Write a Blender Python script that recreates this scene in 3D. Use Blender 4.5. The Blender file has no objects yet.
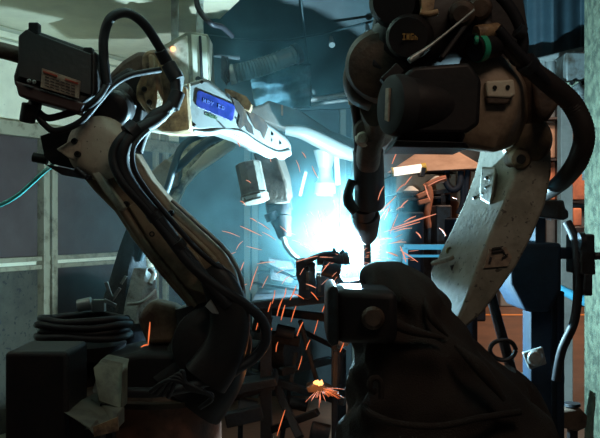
import bpy, bmesh, math, random
from mathutils import Vector, Matrix, noise
random.seed(7)
C = bpy.context.scene.collection
F = 820.0; CZ = 1.2; CX0, CY0 = 300.0, 219.0
OFF = 0.0; RSC = 1.0                    # depth offset and matching size factor of a section
def W(px, py, d):
    d = d+OFF
    return Vector(((px-CX0)/F*d, d, CZ-(py-CY0)/F*d))
def M_(p, d=2.5): return p/F*d          # pixels to metres at a depth

# ------------------------------------------------------------ materials
def mat(name, col, rough=0.5, metal=0.0, col2=None, scale=6.0, lo=0.45, hi=0.62, bump=0.0, bscale=60.0,
        stretch=None, specks=None, spec=0.5, trans=0.0, coat=0.0):
    m = bpy.data.materials.new(name); m.use_nodes = True
    nt = m.node_tree; N = nt.nodes; L = nt.links
    b = N['Principled BSDF']
    b.inputs['Base Color'].default_value = (*col, 1)
    b.inputs['Roughness'].default_value = rough
    b.inputs['Metallic'].default_value = metal
    b.inputs['Specular IOR Level'].default_value = spec
    b.inputs['Coat Weight'].default_value = coat
    tc = N.new('ShaderNodeTexCoord'); mp = N.new('ShaderNodeMapping')
    L.new(tc.outputs['Object'], mp.inputs['Vector'])
    if stretch: mp.inputs['Scale'].default_value = stretch
    cur = None
    if col2 is not None:
        n = N.new('ShaderNodeTexNoise'); n.inputs['Scale'].default_value = scale; n.inputs['Detail'].default_value = 8
        n.inputs['Roughness'].default_value = 0.65
        L.new(mp.outputs[0], n.inputs['Vector'])
        r = N.new('ShaderNodeMapRange'); r.inputs['From Min'].default_value = lo; r.inputs['From Max'].default_value = hi
        L.new(n.outputs['Fac'], r.inputs['Value'])
        mx = N.new('ShaderNodeMix'); mx.data_type = 'RGBA'
        mx.inputs['A'].default_value = (*col, 1); mx.inputs['B'].default_value = (*col2, 1)
        L.new(r.outputs[0], mx.inputs['Factor']); cur = mx.outputs['Result']
    if specks is not None:
        sc_, thr, sc_col = specks
        n = N.new('ShaderNodeTexNoise'); n.inputs['Scale'].default_value = sc_; n.inputs['Detail'].default_value = 3
        L.new(mp.outputs[0], n.inputs['Vector'])
        r = N.new('ShaderNodeMapRange'); r.inputs['From Min'].default_value = thr; r.inputs['From Max'].default_value = thr+0.05
        L.new(n.outputs['Fac'], r.inputs['Value'])
        mx = N.new('ShaderNodeMix'); mx.data_type = 'RGBA'
        if cur: L.new(cur, mx.inputs['A'])
        else: mx.inputs['A'].default_value = (*col, 1)
        mx.inputs['B'].default_value = (*sc_col, 1)
        L.new(r.outputs[0], mx.inputs['Factor']); cur = mx.outputs['Result']
    if cur: L.new(cur, b.inputs['Base Color'])
    if bump:
        n = N.new('ShaderNodeTexNoise'); n.inputs['Scale'].default_value = bscale; n.inputs['Detail'].default_value = 5
        L.new(mp.outputs[0], n.inputs['Vector'])
        bp = N.new('ShaderNodeBump'); bp.inputs['Strength'].default_value = bump; bp.inputs['Distance'].default_value = 0.01
        L.new(n.outputs['Fac'], bp.inputs['Height']); L.new(bp.outputs[0], b.inputs['Normal'])
    return m
def emit(name, col, s):
    m = bpy.data.materials.new(name); m.use_nodes = True
    b = m.node_tree.nodes['Principled BSDF']
    b.inputs['Base Color'].default_value = (0.02, 0.02, 0.02, 1)
    b.inputs['Emission Color'].default_value = (*col, 1); b.inputs['Emission Strength'].default_value = s
    return m
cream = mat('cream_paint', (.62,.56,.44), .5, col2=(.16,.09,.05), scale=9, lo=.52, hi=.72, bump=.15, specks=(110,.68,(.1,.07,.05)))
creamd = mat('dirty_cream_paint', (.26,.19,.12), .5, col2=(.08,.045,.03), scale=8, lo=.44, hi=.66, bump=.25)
cream3 = mat('far_cream_paint', (.60,.54,.38), .55, col2=(.08,.07,.05), scale=9, lo=.45, hi=.6)
hose3 = mat('far_hose', (.03,.05,.06), .5)
white3 = mat('far_white_paint', (.12,.135,.13), .5)
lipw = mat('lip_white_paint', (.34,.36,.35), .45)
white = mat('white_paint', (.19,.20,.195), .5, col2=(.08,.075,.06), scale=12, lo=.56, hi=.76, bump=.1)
robw = mat('speckled_grey_paint', (.30,.28,.225), .55, col2=(.19,.175,.135), scale=14, lo=.42, hi=.62, bump=.12, specks=(70,.63,(.07,.06,.05)))
brown = mat('brown_grimy_metal', (.10,.065,.045), .6, col2=(.04,.025,.018), scale=10, bump=.3)
tan = mat('tan_grimy_casting', (.42,.28,.15), .5, col2=(.09,.05,.03), scale=14, lo=.42, hi=.62, bump=.4)
black = mat('black_paint', (.012,.0115,.013), .5, col2=(.02,.015,.015), scale=8, bump=.08, spec=.35)
soot = mat('sooty_steel', (.010,.014,.020), .6, .1, col2=(.010,.009,.009), scale=12, bump=.4)
dark = mat('dark_steel', (.03,.034,.042), .42, .3, col2=(.02,.015,.013), scale=20, bump=.3)
rubber = mat('black_rubber', (.014,.014,.018), .55, bump=.1, spec=.4)
ribrub = mat('corrugated_brown_rubber', (.030,.022,.020), .5)
hosegrey = mat('blue_grey_hose', (.16,.22,.26), .35)
greycyl = mat('grey_motor_paint', (.12,.115,.095), .5, col2=(.07,.06,.05), scale=20, bump=.2)
fab = mat('dark_brown_fabric', (.030,.020,.016), .88, col2=(.016,.012,.011), scale=5, bump=.5, bscale=300)
fabs = mat('silver_fabric', (.33,.38,.38), .5, col2=(.12,.12,.11), scale=18, bump=.5, bscale=40)
fabd = mat('black_fabric', (.02,.024,.028), .8, bump=.5, bscale=60)
navy = mat('navy_paint', (.010,.022,.042), .7, col2=(.008,.014,.024), scale=7, bump=.1, spec=.25)
hoodm = mat('blue_grey_hood_sheet', (.022,.055,.065), .5, .1, col2=(.012,.032,.04), scale=3, lo=.4, hi=.65, bump=.5, bscale=4)
film = mat('blue_plastic_film', (.13,.26,.31), .25, col2=(.06,.13,.17), scale=5, lo=.4, hi=.6, bump=1.0, bscale=7)
alu = mat('corrugated_aluminium', (.14,.19,.20), .35, .3)
sheet = mat('cream_sheet', (.80,.76,.56), .6, col2=(.66,.62,.46), scale=2.5, bump=.35, bscale=5, specks=(60,.72,(.3,.25,.18)))
panelm = mat('plum_steel_panel', (.052,.031,.029), .6, 0, col2=(.075,.055,.05), scale=5, lo=.35, hi=.7, bump=.1, bscale=3)
panels = mat('speckled_lower_panel', (.065,.06,.043), .55, col2=(.04,.036,.028), scale=5, specks=(45,.60,(.02,.02,.02)), bump=.2)
framem = mat('beige_frame_paint', (.28,.25,.17), .5, col2=(.13,.10,.06), scale=16, lo=.5, hi=.68)
floorm = mat('brown_floor', (.17,.095,.06), .55, col2=(.10,.06,.042), scale=3, lo=.35, hi=.7, bump=.3, bscale=30)
hallm = mat('teal_hall_wall', (.09,.13,.16), .7, col2=(.05,.08,.1), scale=2)
wallbm = mat('booth_back_wall', (.022,.034,.038), .7, 0, col2=(.014,.02,.023), scale=2.5, bump=.2, bscale=8)
colm = mat('mottled_green_column', (.10,.115,.075), .7, col2=(.035,.045,.03), scale=26, lo=.42, hi=.6, bump=.5, specks=(60,.64,(.06,.06,.04)))
curt = mat('blue_curtain', (.06,.115,.145), .55, col2=(.04,.08,.105), scale=3, bump=.4, bscale=6)
steel = mat('worn_steel', (.38,.42,.41), .38, .5, col2=(.16,.13,.1), scale=14, lo=.5, hi=.7, bump=.2)
orange = mat('terracotta_cladding', (.55,.22,.12), .6, col2=(.3,.12,.08), scale=2.5)
tarp = mat('tan_tarp', (.40,.29,.22), .7, col2=(.30,.21,.155), scale=3, bump=.3, bscale=5)
beige = mat('beige_machine_panel', (.6,.42,.28), .6, col2=(.4,.27,.18), scale=3)
bluep = mat('sky_blue_paint', (.08,.38,.55), .4)
blabel = mat('blue_name_plate', (.004,.014,.10), .4, col2=(.02,.03,.18), scale=30, spec=.4)
pale = mat('pale_lettering', (.35,.45,.75), .4)
greenl = mat('green_lettering', (.05,.10,.05), .5)
paper = mat('aged_label_paper', (.40,.30,.22), .6, col2=(.24,.18,.14), scale=50)
redl = mat('red_print', (.42,.06,.03), .6)
inkm = mat('dark_print', (.05,.04,.04), .7)
yellow = mat('yellow_lettering', (.26,.14,.02), .6)
greent = mat('green_tape', (.03,.42,.24), .5)
cyanh = mat('cyan_cable_jacket', (.12,.62,.58), .4)
hole = mat('bolt_recess', (.01,.01,.01), .6)
brass = mat('brass_bolt', (.35,.27,.12), .4, .6)
stain = mat('burnt_stain', (.010,.005,.003), .8, col2=(.035,.017,.007), scale=40)
sparkm = emit('glowing_spark', (1.0,.33,.19), .95)
sparkb = emit('hot_orange_spark', (1.0,.20,.06), 1.0)
arcm = emit('arc_glow', (.75,.92,1.0), 120)
firem = emit('ember_glow', (1.0,.36,.10), 3.2)
tubem = emit('fluorescent_tube', (1.0,.86,.68), 1.6)
lampm = emit('orange_pilot_lamp', (1.0,.42,.18), 2.5)
spotm = emit('hood_spot_glow', (.45,.85,1.0), .45)  # glow given to the bright spots on the hood

# ------------------------------------------------------------ geometry
def far(o, r=1.0):
    global OFF, RSC
    OFF, RSC = o, r
def V(p):
    return p if isinstance(p, Vector) else W(*p)
def prism(pts, d=None, t=.05, dirv=None):
    """outline in front, thickness t going away from it"""
    f = [V(p) if (isinstance(p, Vector) or len(p) == 3) else W(p[0], p[1], d) for p in pts]
    dv = (dirv or Vector((0,1,0)))*t
    n = len(f); vs = f+[v+dv for v in f]
    fs = [list(range(n)), list(range(2*n-1, n-1, -1))]+[[i, (i+1) % n, n+(i+1) % n, n+i] for i in range(n)]
    return vs, fs
def rect(x0, y0, x1, y1, d, t): return prism([(x0,y0),(x1,y0),(x1,y1),(x0,y1)], d, t)
def bx(x0, x1, y0, y1, z0, z1):
    vs = [Vector((x,y,z)) for x in (x0,x1) for y in (y0,y1) for z in (z0,z1)]
    return vs, [[0,1,3,2],[4,6,7,5],[0,4,5,1],[2,3,7,6],[0,2,6,4],[1,5,7,3]]
def loft(secs):
    S = [[V(p) for p in s] for s in secs]; n = len(S[0])
    vs = [v for s in S for v in s]; fs = [list(range(n-1,-1,-1)), [(len(S)-1)*n+i for i in range(n)]]
    for k in range(len(S)-1):
        for i in range(n):
            fs.append([k*n+i, k*n+(i+1) % n, (k+1)*n+(i+1) % n, (k+1)*n+i])
    return vs, fs
def crom(P, sub):
    out = []
    n = len(P)
    for i in range(n-1):
        p0 = P[max(i-1,0)]; p1 = P[i]; p2 = P[i+1]; p3 = P[min(i+2,n-1)]
        for k in range(sub):
            t = k/sub
            out.append([.5*((2*b)+(-a+c)*t+(2*a-5*b+4*c-d)*t*t+(-a+3*b-3*c+d)*t**3) for a,b,c,d in zip(p0,p1,p2,p3)])
    out.append(list(P[-1])); return out
def tube(pts, r, sub=8, seg=10, rib=0, ribn=1):
    """pts (px,py,d) or Vectors; r in metres or a list per point"""
    rr = r if isinstance(r, (list, tuple)) else [r]*len(pts)
    P = [[*V(p), q*RSC] for p, q in zip(pts, rr)]
    Q = crom(P, sub) if sub > 1 else P
    pos = [Vector(q[:3]) for q in Q]; rad = [max(q[3],1e-4) for q in Q]
    vs, fs = [], []; up = None
    for i, p in enumerate(pos):
        t = (pos[min(i+1,len(pos)-1)]-pos[max(i-1,0)]).normalized()
        if up is None: up = Vector((0,1,0)) if abs(t.y) < .9 else Vector((1,0,0))
        u = t.cross(up)
        if u.length < 1e-6: u = t.orthogonal()
        u.normalize(); v = t.cross(u).normalized(); up = -v if v.dot(up) < 0 else v
        up = u.cross(t)
        rd = rad[i]*(1+(rib if (i//ribn) % 2 else 0))
        for k in range(seg):
            a = 2*math.pi*k/seg; vs.append(p+u*math.cos(a)*rd+v*math.sin(a)*rd)
    n = seg; fs = [list(range(n-1,-1,-1)), [(len(pos)-1)*n+i for i in range(n)]]
    for k in range(len(pos)-1):
        for i in range(n): fs.append([k*n+i, k*n+(i+1) % n, (k+1)*n+(i+1) % n, (k+1)*n+i])
    return vs, fs
def lathe(a, b, prof, seg=28):
    """profile (t along a->b, radius m)"""
    a, b = V(a), V(b); ax = b-a; z = ax.normalized(); u = z.orthogonal().normalized(); v = z.cross(u)
    vs = []
    for t, r in prof:
        for k in range(seg):
            an = 2*math.pi*k/seg; vs.append(a+ax*t+(u*math.cos(an)+v*math.sin(an))*max(r*RSC,1e-4))
    n = seg; fs = [list(range(n-1,-1,-1)), [(len(prof)-1)*n+i for i in range(n)]]
    for k in range(len(prof)-1):
        for i in range(n): fs.append([k*n+i, k*n+(i+1) % n, (k+1)*n+(i+1) % n, (k+1)*n+i])
    return vs, fs
def cyl(a, b, r, r2=None, seg=24, lip=.06):
    r2 = r if r2 is None else r2
    return lathe(a, b, [(0,r*(1-lip)),(.03,r),(.97,r2),(1,r2*(1-lip))], seg)
def bar(a, b, w, t):
    a, b = V(a), V(b); z = (b-a).normalized(); u = z.cross(Vector((0,1,0)))
    if u.length < 1e-4: u = Vector((1,0,0))
    u.normalize(); v = z.cross(u)
    S = [[p+u*sx*w/2+v*sy*t/2 for sx, sy in ((-1,-1),(1,-1),(1,1),(-1,1))] for p in (a, b)]
    return loft(S)
def limb(pts, n=3.0, seg=24, sub=6):
    """(px,py,d,half width px,half depth m): superellipse sections along a path"""
    P = [[*W(p[0],p[1],p[2]), p[3]/F*p[2], p[4]] for p in pts]
    Q = crom(P, sub); vs = []
    for i, q in enumerate(Q):
        p = Vector(q[:3]); t = (Vector(Q[min(i+1,len(Q)-1)][:3])-Vector(Q[max(i-1,0)][:3])).normalized()
        u = t.cross(Vector((0,1,0))).normalized(); v = t.cross(u)
        for k in range(seg):
            a = 2*math.pi*k/seg; c, s = math.cos(a), math.sin(a)
            f = (abs(c)**n+abs(s)**n)**(-1/n)
            vs.append(p+u*c*f*q[3]+v*s*f*q[4])
    m = seg; fs = [list(range(m-1,-1,-1)), [(len(Q)-1)*m+i for i in range(m)]]
    for k in range(len(Q)-1):
        for i in range(m): fs.append([k*m+i, k*m+(i+1) % m, (k+1)*m+(i+1) % m, (k+1)*m+i])
    return vs, fs
def grid(fn, nu, nv):
    vs = [fn(i/nu, j/nv) for j in range(nv+1) for i in range(nu+1)]
    return vs, [[j*(nu+1)+i, j*(nu+1)+i+1, (j+1)*(nu+1)+i+1, (j+1)*(nu+1)+i] for j in range(nv) for i in range(nu)]
def O(name, geoms, m, parent=None, bevel=0.0, ang=38, sub=0, solid=0):
    if isinstance(geoms, tuple): geoms = [geoms]
    vs, fs = [], []
    for g in geoms:
        o = len(vs); vs += [tuple(v) for v in g[0]]; fs += [[i+o for i in f] for f in g[1]]
    me = bpy.data.meshes.new(name); me.from_pydata(vs, [], fs)
    bm = bmesh.new(); bm.from_mesh(me); bmesh.ops.recalc_face_normals(bm, faces=bm.faces); bm.to_mesh(me); bm.free()
    me.polygons.foreach_set('use_smooth', [True]*len(me.polygons)); me.set_sharp_from_angle(angle=math.radians(ang))
    me.materials.append(m)
    ob = bpy.data.objects.new(name, me); C.objects.link(ob)
    if parent is not None:
        ob.parent = parent
        if parent.type == 'EMPTY': ob.matrix_parent_inverse = Matrix.Translation(-Vector(parent.location))
    else:
        # origin at the foot of the thing
        lo = Vector((min(v[0] for v in vs)+max(v[0] for v in vs), min(v[1] for v in vs)+max(v[1] for v in vs), 2*min(v[2] for v in vs)))/2
        me.transform(Matrix.Translation(-lo)); ob.location = lo
    if sub:
        s = ob.modifiers.new('s','SUBSURF'); s.levels = sub; s.render_levels = sub
    if solid:
        s = ob.modifiers.new('t','SOLIDIFY'); s.thickness = solid; s.offset = 0
    if bevel:
        b = ob.modifiers.new('b','BEVEL'); b.width = bevel; b.segments = 3; b.limit_method = 'ANGLE'; b.angle_limit = math.radians(35)
        b.harden_normals = False
    return ob
def sub_fix(ob):        # a part of a mesh thing: undo the thing's offset
    ob.matrix_parent_inverse = Matrix.Translation(-Vector(ob.parent.location)); return ob
def tag(o, label, cat, group=None, kind=None):
    o['label'] = label; o['category'] = cat
    if group: o['group'] = group
    if kind: o['kind'] = kind
    return o
def thing(name, loc, label, cat, group=None):
    o = bpy.data.objects.new(name, None); C.objects.link(o); o.location = loc; o.empty_display_size = .1
    return tag(o, label, cat, group)
def struct(name, geoms, m, **k):
    o = O(name, geoms, m, **k); o['kind'] = 'structure'; return o
def part(name, geoms, m, parent, label=None, **k):
    o = O(name, geoms, m, parent, **k)
    if parent.type == 'MESH' and parent.parent is None: sub_fix(o)
    if label: o['label'] = label
    return o
def parts(name, geoms, m, parent, **k):
    for g in geoms: part(name, g, m, parent, **k)
def holes(parent, pts, d, r, name='bolt', m=None, depth=.012):
    for p in pts:
        q = W(p[0], p[1], p[2] if len(p) > 2 else d)
        O(name, lathe(q+Vector((0,.012,0)), q-Vector((0,depth-.01,0)), [(0,r),(.8,r),(1,r*.8),(1,r*.5),(.55,r*.45),(.55,.0001)], 12), m or hole, parent)
def glyphs(rows, p0, du, dv, m, parent, name='lettering', th=.0012):
    """small raised strokes; rows of strings drawn on a 3x5 dot matrix"""
    FONT = {'C':'111100100100111','O':'111101101101111','R':'110101110101101','Y':'101101010010010','G':'111100101101111','A':'010101111101101',
            'I':'111010010010111','N':'101111111111101','B':'110101110101110','T':'111010010010010','F':'111100110100100','E':'111100111100111',
            'L':'100100100100111','M':'101111111101101','-':'000000111000000',' ':'0'*15,'W':'101101111111101','S':'011100010001110','D':'110101101101110'}
    g = []
    nrm = du.cross(dv).normalized()
    if nrm.y > 0: nrm = -nrm
    for ri, row in enumerate(rows):
        for ci, ch in enumerate(row):
            pat = FONT.get(ch, '0'*15)
            for k, b in enumerate(pat):
                if b == '1':
                    x = ci*4+(k % 3); y = ri*7+(k//3)
                    o = p0+du*x+dv*y+nrm*th
                    vs = [o, o+du, o+du+dv, o+dv]; vs = vs+[v-nrm*th*1.5 for v in vs]
                    g.append((vs, [[0,1,2,3],[7,6,5,4],[0,4,5,1],[1,5,6,2],[2,6,7,3],[3,7,4,0]]))
    return O(name, g, m, parent)

# ------------------------------------------------------------ setting
struct('floor', bx(-7,7,-1.5,13.5,-.1,0), floorm)
struct('floor_line', bx(.9,6,10.2,10.32,0,.004), mat('orange_floor_paint', (.75,.3,.08), .5))
# left booth wall runs away from the viewer
A = Vector((-1.537,4.2,0)); B = Vector((-.82,5.562,0)); dirw = (B-A).normalized(); nw = Vector((dirw.y,-dirw.x,0))
def wl(s, z, off=0): return A+dirw*s+nw*off+Vector((0,0,z))
def wbox(s0, s1, z0, z1, o0, o1):
    vs = [wl(s,z,o) for s in (s0,s1) for o in (o0,o1) for z in (z0,z1)]
    return vs, [[0,1,3,2],[4,6,7,5],[0,4,5,1],[2,3,7,6],[0,2,6,4],[1,5,7,3]]
struct('wall_left', wbox(-1.6,1.54,0,2.2,-.06,0), sheet)
def s_at(px):      # distance along the wall seen at column px
    k = (px-CX0)/F
    return (k*A.y-A.x)/(dirw.x-k*dirw.y)
def z_at(px, py):
    d = (A+dirw*s_at(px)).y; return CZ-(py-CY0)/F*d
zt = z_at(0,135); zb = z_at(0,258)
for nm, x0, x1 in (('steel_wall_panel',-70,35),('steel_wall_panel',52,128),('steel_wall_panel',136,200)):
    s0, s1 = s_at(x0), s_at(x1)
    pside = {-70:'beside the left picture edge', 52:'between the beige upright posts', 136:'in the far corner behind the near robot arm'}[x0]
    o = O(nm, wbox(s0,s1,zb,zt,.002,.02), panelm, bevel=.004); o['kind'] = 'structure'; o.name = 'trim_1'
    o = O(nm, wbox(s0,s1,.1,zb-.07,.002,.02), panels if x0 < 0 else panelm, bevel=.004); o['kind'] = 'structure'; o.name = 'trim_2'
fr = [wbox(s_at(36),s_at(42),0,zt,.002,.06), wbox(s_at(44.5),s_at(50),0,zt,.002,.06), wbox(s_at(-70),s_at(200),zt,zt+.075,.002,.06),
      wbox(s_at(-70),s_at(200),zb-.025,zb,.02,.045), wbox(s_at(-70),s_at(200),zb-.07,zb-.045,.02,.045),
      wbox(s_at(130),s_at(134),0,zt,.002,.05), wbox(s_at(150),s_at(153),0,2.1,.002,.05), wbox(s_at(160),s_at(163),0,2.1,.002,.05)]
struct('trim_3', fr, framem, bevel=.004)
struct('wall_back', bx(-.83,.42,5.56,5.64,0,2.6), wallbm)
struct('trim_4', [bx(W(x,0,5.5).x, W(x+6,0,5.5).x, 5.49,5.55,0,2.4) for x in (244,252,340,352)]+
       [bx(-.8,.4,5.5,5.55,z,z+.04) for z in (.7,2.05)], mat('dim_frame_paint', (.10,.11,.09), .6), bevel=.003)
ZC = 2.19
struct('ceiling', prism([Vector((-3.15,1.4,ZC)), Vector((-.02,1.4,ZC)), Vector((-.27,3.7,ZC)), Vector((-.80,5.2,ZC)), Vector((-.86,5.7,ZC)), Vector((-1.62,4.2,ZC))], None, .03, Vector((0,0,1))), sheet)
struct('trim_5', [tube([wl(s_at(-60),ZC-.012,.012), wl(s_at(205),ZC-.012,.012)], .013, 1), tube([wl(s_at(-60),ZC-.065,.008), wl(s_at(205),ZC-.065,.008)], .006, 1)], mat('pale_pipe', (.5,.5,.38), .35, .3))
# hall beyond
struct('wall_far', bx(-1.5,7,13.2,13.4,0,6), hallm)
struct('wall_right', bx(5.6,5.8,4,13.3,0,6), hallm)
struct('ceiling_hall', bx(-1.5,7,6.2,13.3,4.6,4.7), hallm)
# right-hand column close by
struct('column_right', [bx(W(584,0,3.25).x, W(584,0,3.25).x+.25, 3.0, 3.25, 0, 2.6)], colm, bevel=.006)
struct('column_post', [bx(W(561,0,5.2).x, W(573,0,5.2).x, 5.2,5.28,0,2.7)], mat('pale_post_paint', (.42,.40,.36), .5, col2=(.3,.28,.25)), bevel=.004)
beamv = [(520,73,4.5),(590,56,4.3),(590,45,4.3),(520,62,4.5)]
struct('beam_right', prism([W(490,80,4.56),W(600,54,4.3),W(600,42,4.3),W(490,69,4.56)], None, .08), steel, bevel=.008)

# ------------------------------------------------------------ extraction hood
h = thing('fume_hood', W(300,60,4.6), 'large blue-grey fume extraction hood hanging over the welding spot', 'hood')
ft = [W(196,-80,3.9), W(420,-80,4.0), W(420,82,4.35), W(372,89,4.35), W(255,106,4.25), W(250,62,4.25), W(196,55,4.1)]
part('hood_panel', prism(ft, None, .04, Vector((0,1,.15))), hoodm, h, bevel=.006)
part('hood_back', prism([W(196,-80,5.3), W(430,-80,5.3), W(430,105,5.3), W(255,112,5.3), W(196,90,5.3)], None, .04), hoodm, h)
part('hood_rim', [tube([W(252,107,4.22), W(310,100,4.27), W(375,90,4.33), W(425,82,4.34)], .014, 4), tube([W(255,112,4.4), W(378,96,4.5)], .009, 1)], steel, h, label='pale steel rim along the lower edge')
part('hood_seam', [tube([W(196,34,3.99), W(290,40,4.08), W(420,8,4.18)], .006, 4), tube([W(300,-10,3.93), W(312,98,4.23)], .005, 1)], hoodm, h)
for px, py in ((331,41),(367,29)):  # light spots on the hood made as small glowing parts, not actual lamps
    l = part('hood_bright_spot', lathe(W(px,py-4,4.12), W(px+1,py+4,4.07), [(0,.008),(.5,.012),(1,.016),(1,.001)], 20), steel, h)
    part('spot_glow', lathe(W(px+1,py+4,4.068), W(px+1.2,py+5,4.06), [(0,.015),(.6,.012),(1,.004)], 20), spotm, l)
def filmf(u, v):
    px = 249+62*u+6*v*(1-u); py = 72+36*v-8*u*(1-v)
    return W(px, py, 4.05+.03*math.sin(u*11+v*4)+.02*math.sin(v*15+u*3))
tag(O('plastic_film', grid(filmf, 30, 20), film, solid=.003), 'crinkled blue plastic film hanging below the silver duct', 'plastic film')
d_ = thing('flexible_duct', W(262,66,3.9), 'silver corrugated flexible duct running along the hood front', 'duct')
part('duct_hose', tube([(233,74,3.9),(250,70,3.9),(270,64,3.92),(298,53,3.95)], .042, 14, 16, .10, 1), alu, d_)
part('duct_collar', [cyl((229,75,3.9),(235,73.5,3.9), .048), cyl((224,68,3.92),(231,76,3.9), .02)], steel, d_, bevel=.003)
part('duct_clamp', cyl((294,55,3.94),(299,53,3.95), .05), dark, d_)
tag(O('fallen_bracket', [prism([(221,55),(228,57),(229,76),(226,84),(221,78)], 3.75, .05), tube([(225,57,3.74),(228,64,3.74),(225,74,3.74),(229,82,3.74)], .008)], dark, bevel=.004), 'small dark bracket at the left end of the silver duct', 'bracket')
tag(O('overhead_cable', tube([(196,-12,2.9),(197,4,2.9),(202,14,2.9),(212,24,2.9),(222,27,3.0),(232,36,3.2)], .010), rubber), 'black cable looping down from above beside the grey control box', 'cable')

# control box hung from ceiling
cb = thing('control_box', W(180,60,3.6), 'grey-green control box with orange pilot lamp behind the near robot elbow', 'control box')
part('body', prism([(158,48),(188,31),(208,34),(212,108),(160,108)], 3.62, .2), mat('grey_green_cabinet', (.42,.43,.34), .45, col2=(.18,.17,.13), scale=10), cb, bevel=.006)
part('door', prism([(163,50),(187,35),(190,104),(164,104)], 3.60, .02), mat('cabinet_door_paint', (.46,.45,.36), .45, col2=(.2,.18,.14), scale=9), cb, bevel=.004)
part('side_panel', prism([(191,34),(206,36),(209,100),(194,104)], 3.60, .02), mat('lit_cabinet_side', (.6,.65,.56), .45), cb, bevel=.004)  # light on this side is put into its paler colour
part('seal_strip', tube([(200,36,3.59),(202,80,3.59)], .006, 1), rubber, cb)
part('pilot_lamp', lathe(W(173,49,3.6), W(173,49,3.565), [(0,.012),(.6,.012),(1,.004)], 16), lampm, cb, label='glowing orange pilot lamp')
parts('hanger', [bar(W(175,45,3.7), Vector((W(175,0,3.7).x,3.7,ZC)), .03,.03), bar(W(200,45,3.7), Vector((W(200,0,3.7).x,3.7,ZC+.2)), .03,.03)], steel, cb)
part('knob', cyl((198,79,3.6),(198,79,3.57), .012), black, cb)

# ------------------------------------------------------------ hall objects, seen through the gap
def hallbox(name, x0, y0, x1, y1, d, t, m, label, cat, group=None, floor_=True):
    a, b = W(x0,y0,d), W(x1,y1,d)
    return tag(O(name, bx(a.x, b.x, d, d+t, 0 if floor_ else b.z, a.z), m, bevel=.02), label, cat, group)
pm = thing('covered_machine', Vector((W(430,0,9.5).x,9.8,0)), 'beige machine under a sloping tan tarp beyond the booth opening', 'machine')
part('tarp_cover', loft([[W(386,173,8.9),W(487,168,8.9),W(481,175,10.6),W(396,179,10.6)],[W(424,148,9.4),W(446,148,9.4),W(452,147,10.4),W(428,147,10.4)]]), tarp, pm, bevel=.02)
part('upper_panel', bx(W(396,0,9.1).x, W(456,0,9.1).x, 9.1,10.8, W(0,193,9.1).z, W(0,174,9.1).z), beige, pm, bevel=.01)
part('side_panel', bx(W(457,0,9.2).x, W(486,0,9.2).x, 9.2,10.8, W(0,222,9.2).z, W(0,171,9.2).z), beige, pm, bevel=.01)
part('machine_body', bx(W(396,0,9.6).x, W(486,0,9.6).x, 9.6,10.8, 0, W(0,172,9.6).z), navy, pm, bevel=.02)
part('door_frame', [bar(W(400,194,9.05),W(400,260,9.05),.03,.05), bar(W(443,194,9.05),W(443,230,9.05),.05,.05), bar(W(397,195,9.05),W(452,191,9.05),.05,.05), bar(W(398,200,9.05),W(446,197,9.05),.03,.04)], dark, pm, bevel=.005)
parts('hose', [tube([(447,170,9),(446,182,9),(452,190,8.95),(459,186,8.95),(461,172,9)], .035), tube([(468,170,9),(466,195,9),(472,208,9)], .03), tube([(461,172,9),(463,200,9),(458,214,9)], .03)], navy, pm)
fl = thing('fluorescent_lamp', W(409,170,8.7), 'lit fluorescent lamp tilted below the tan tarp', 'lamp')
part('tube', cyl((393,172,8.7),(422,168,8.7), .045), tubem, fl)
parts('end_cap', [cyl((391.5,172.2,8.7),(393.5,172,8.7), .05), cyl((421.5,168.1,8.7),(426,167.5,8.7), .05)], mat('yellow_cap', (.6,.45,.08), .5), fl)
part('mount', bar((420,172,8.7),(424,172.6,8.7), .09,.2), dark, fl)
for (px, py, lab) in ((411,190,'pale round lid lying left of the other on the machine shelf'),(437,180,'pale cap-shaped lid hanging under the beige panel')):
    tag(O('lid', lathe(W(px,py+3,8.6), W(px,py-4,8.6), [(0,.07),(.3,.085),(.7,.05),(1,.02)], 18), mat('pale_lid_%d' % px, (.6,.62,.58), .5)), lab, 'lid')
v_ = thing('vise', W(425,205,8.4), 'rusty bench clamp with orange arms in front of the beige machine', 'clamp')
parts('jaw', [bar((417,197,8.4),(428,192,8.4), .05,.08), bar((418,203,8.4),(430,200,8.4), .05,.08)], orange, v_, bevel=.01)
part('screw', [tube([(427,183,8.4),(430,195,8.4),(427,215,8.4),(429,228,8.4)], .035), tube([(424,187,8.4),(438,180,8.4),(446,178,8.4)], .03)], orange, v_)
part('stand', bx(W(421,0,8.45).x, W(431,0,8.45).x, 8.45,8.6, 0, W(0,222,8.45).z), dark, v_)
hallbox('tool_cabinet', 386,212,424,300, 7.6,.6, navy, 'dark blue tool cabinet left of the rusty bench clamp', 'cabinet')
hallbox('storage_crate', 436,205,452,300, 8.0,.3, dark, 'tall dark crate right of the rusty bench clamp', 'crate')
hallbox('storage_crate', 454,218,478,300, 7.4,.5, navy, 'dark blue crate half hidden behind the pale robot arm', 'crate')
rr = thing('guard_rail', Vector((W(425,0,5.3).x,5.3,0)), 'bright blue guard rail between the welding spot and hall', 'railing')
parts('rail', [bar((404,247,5.3),(445,247,5.3), .035,.035), bar((408,256,5.3),(445,256,5.3), .018,.02)], bluep, rr, bevel=.004)
for px in (405,444): part('post', bar(W(px,247,5.3), Vector((W(px,0,5.3).x,5.3,0)), .035,.035), bluep, rr, bevel=.004)
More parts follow.
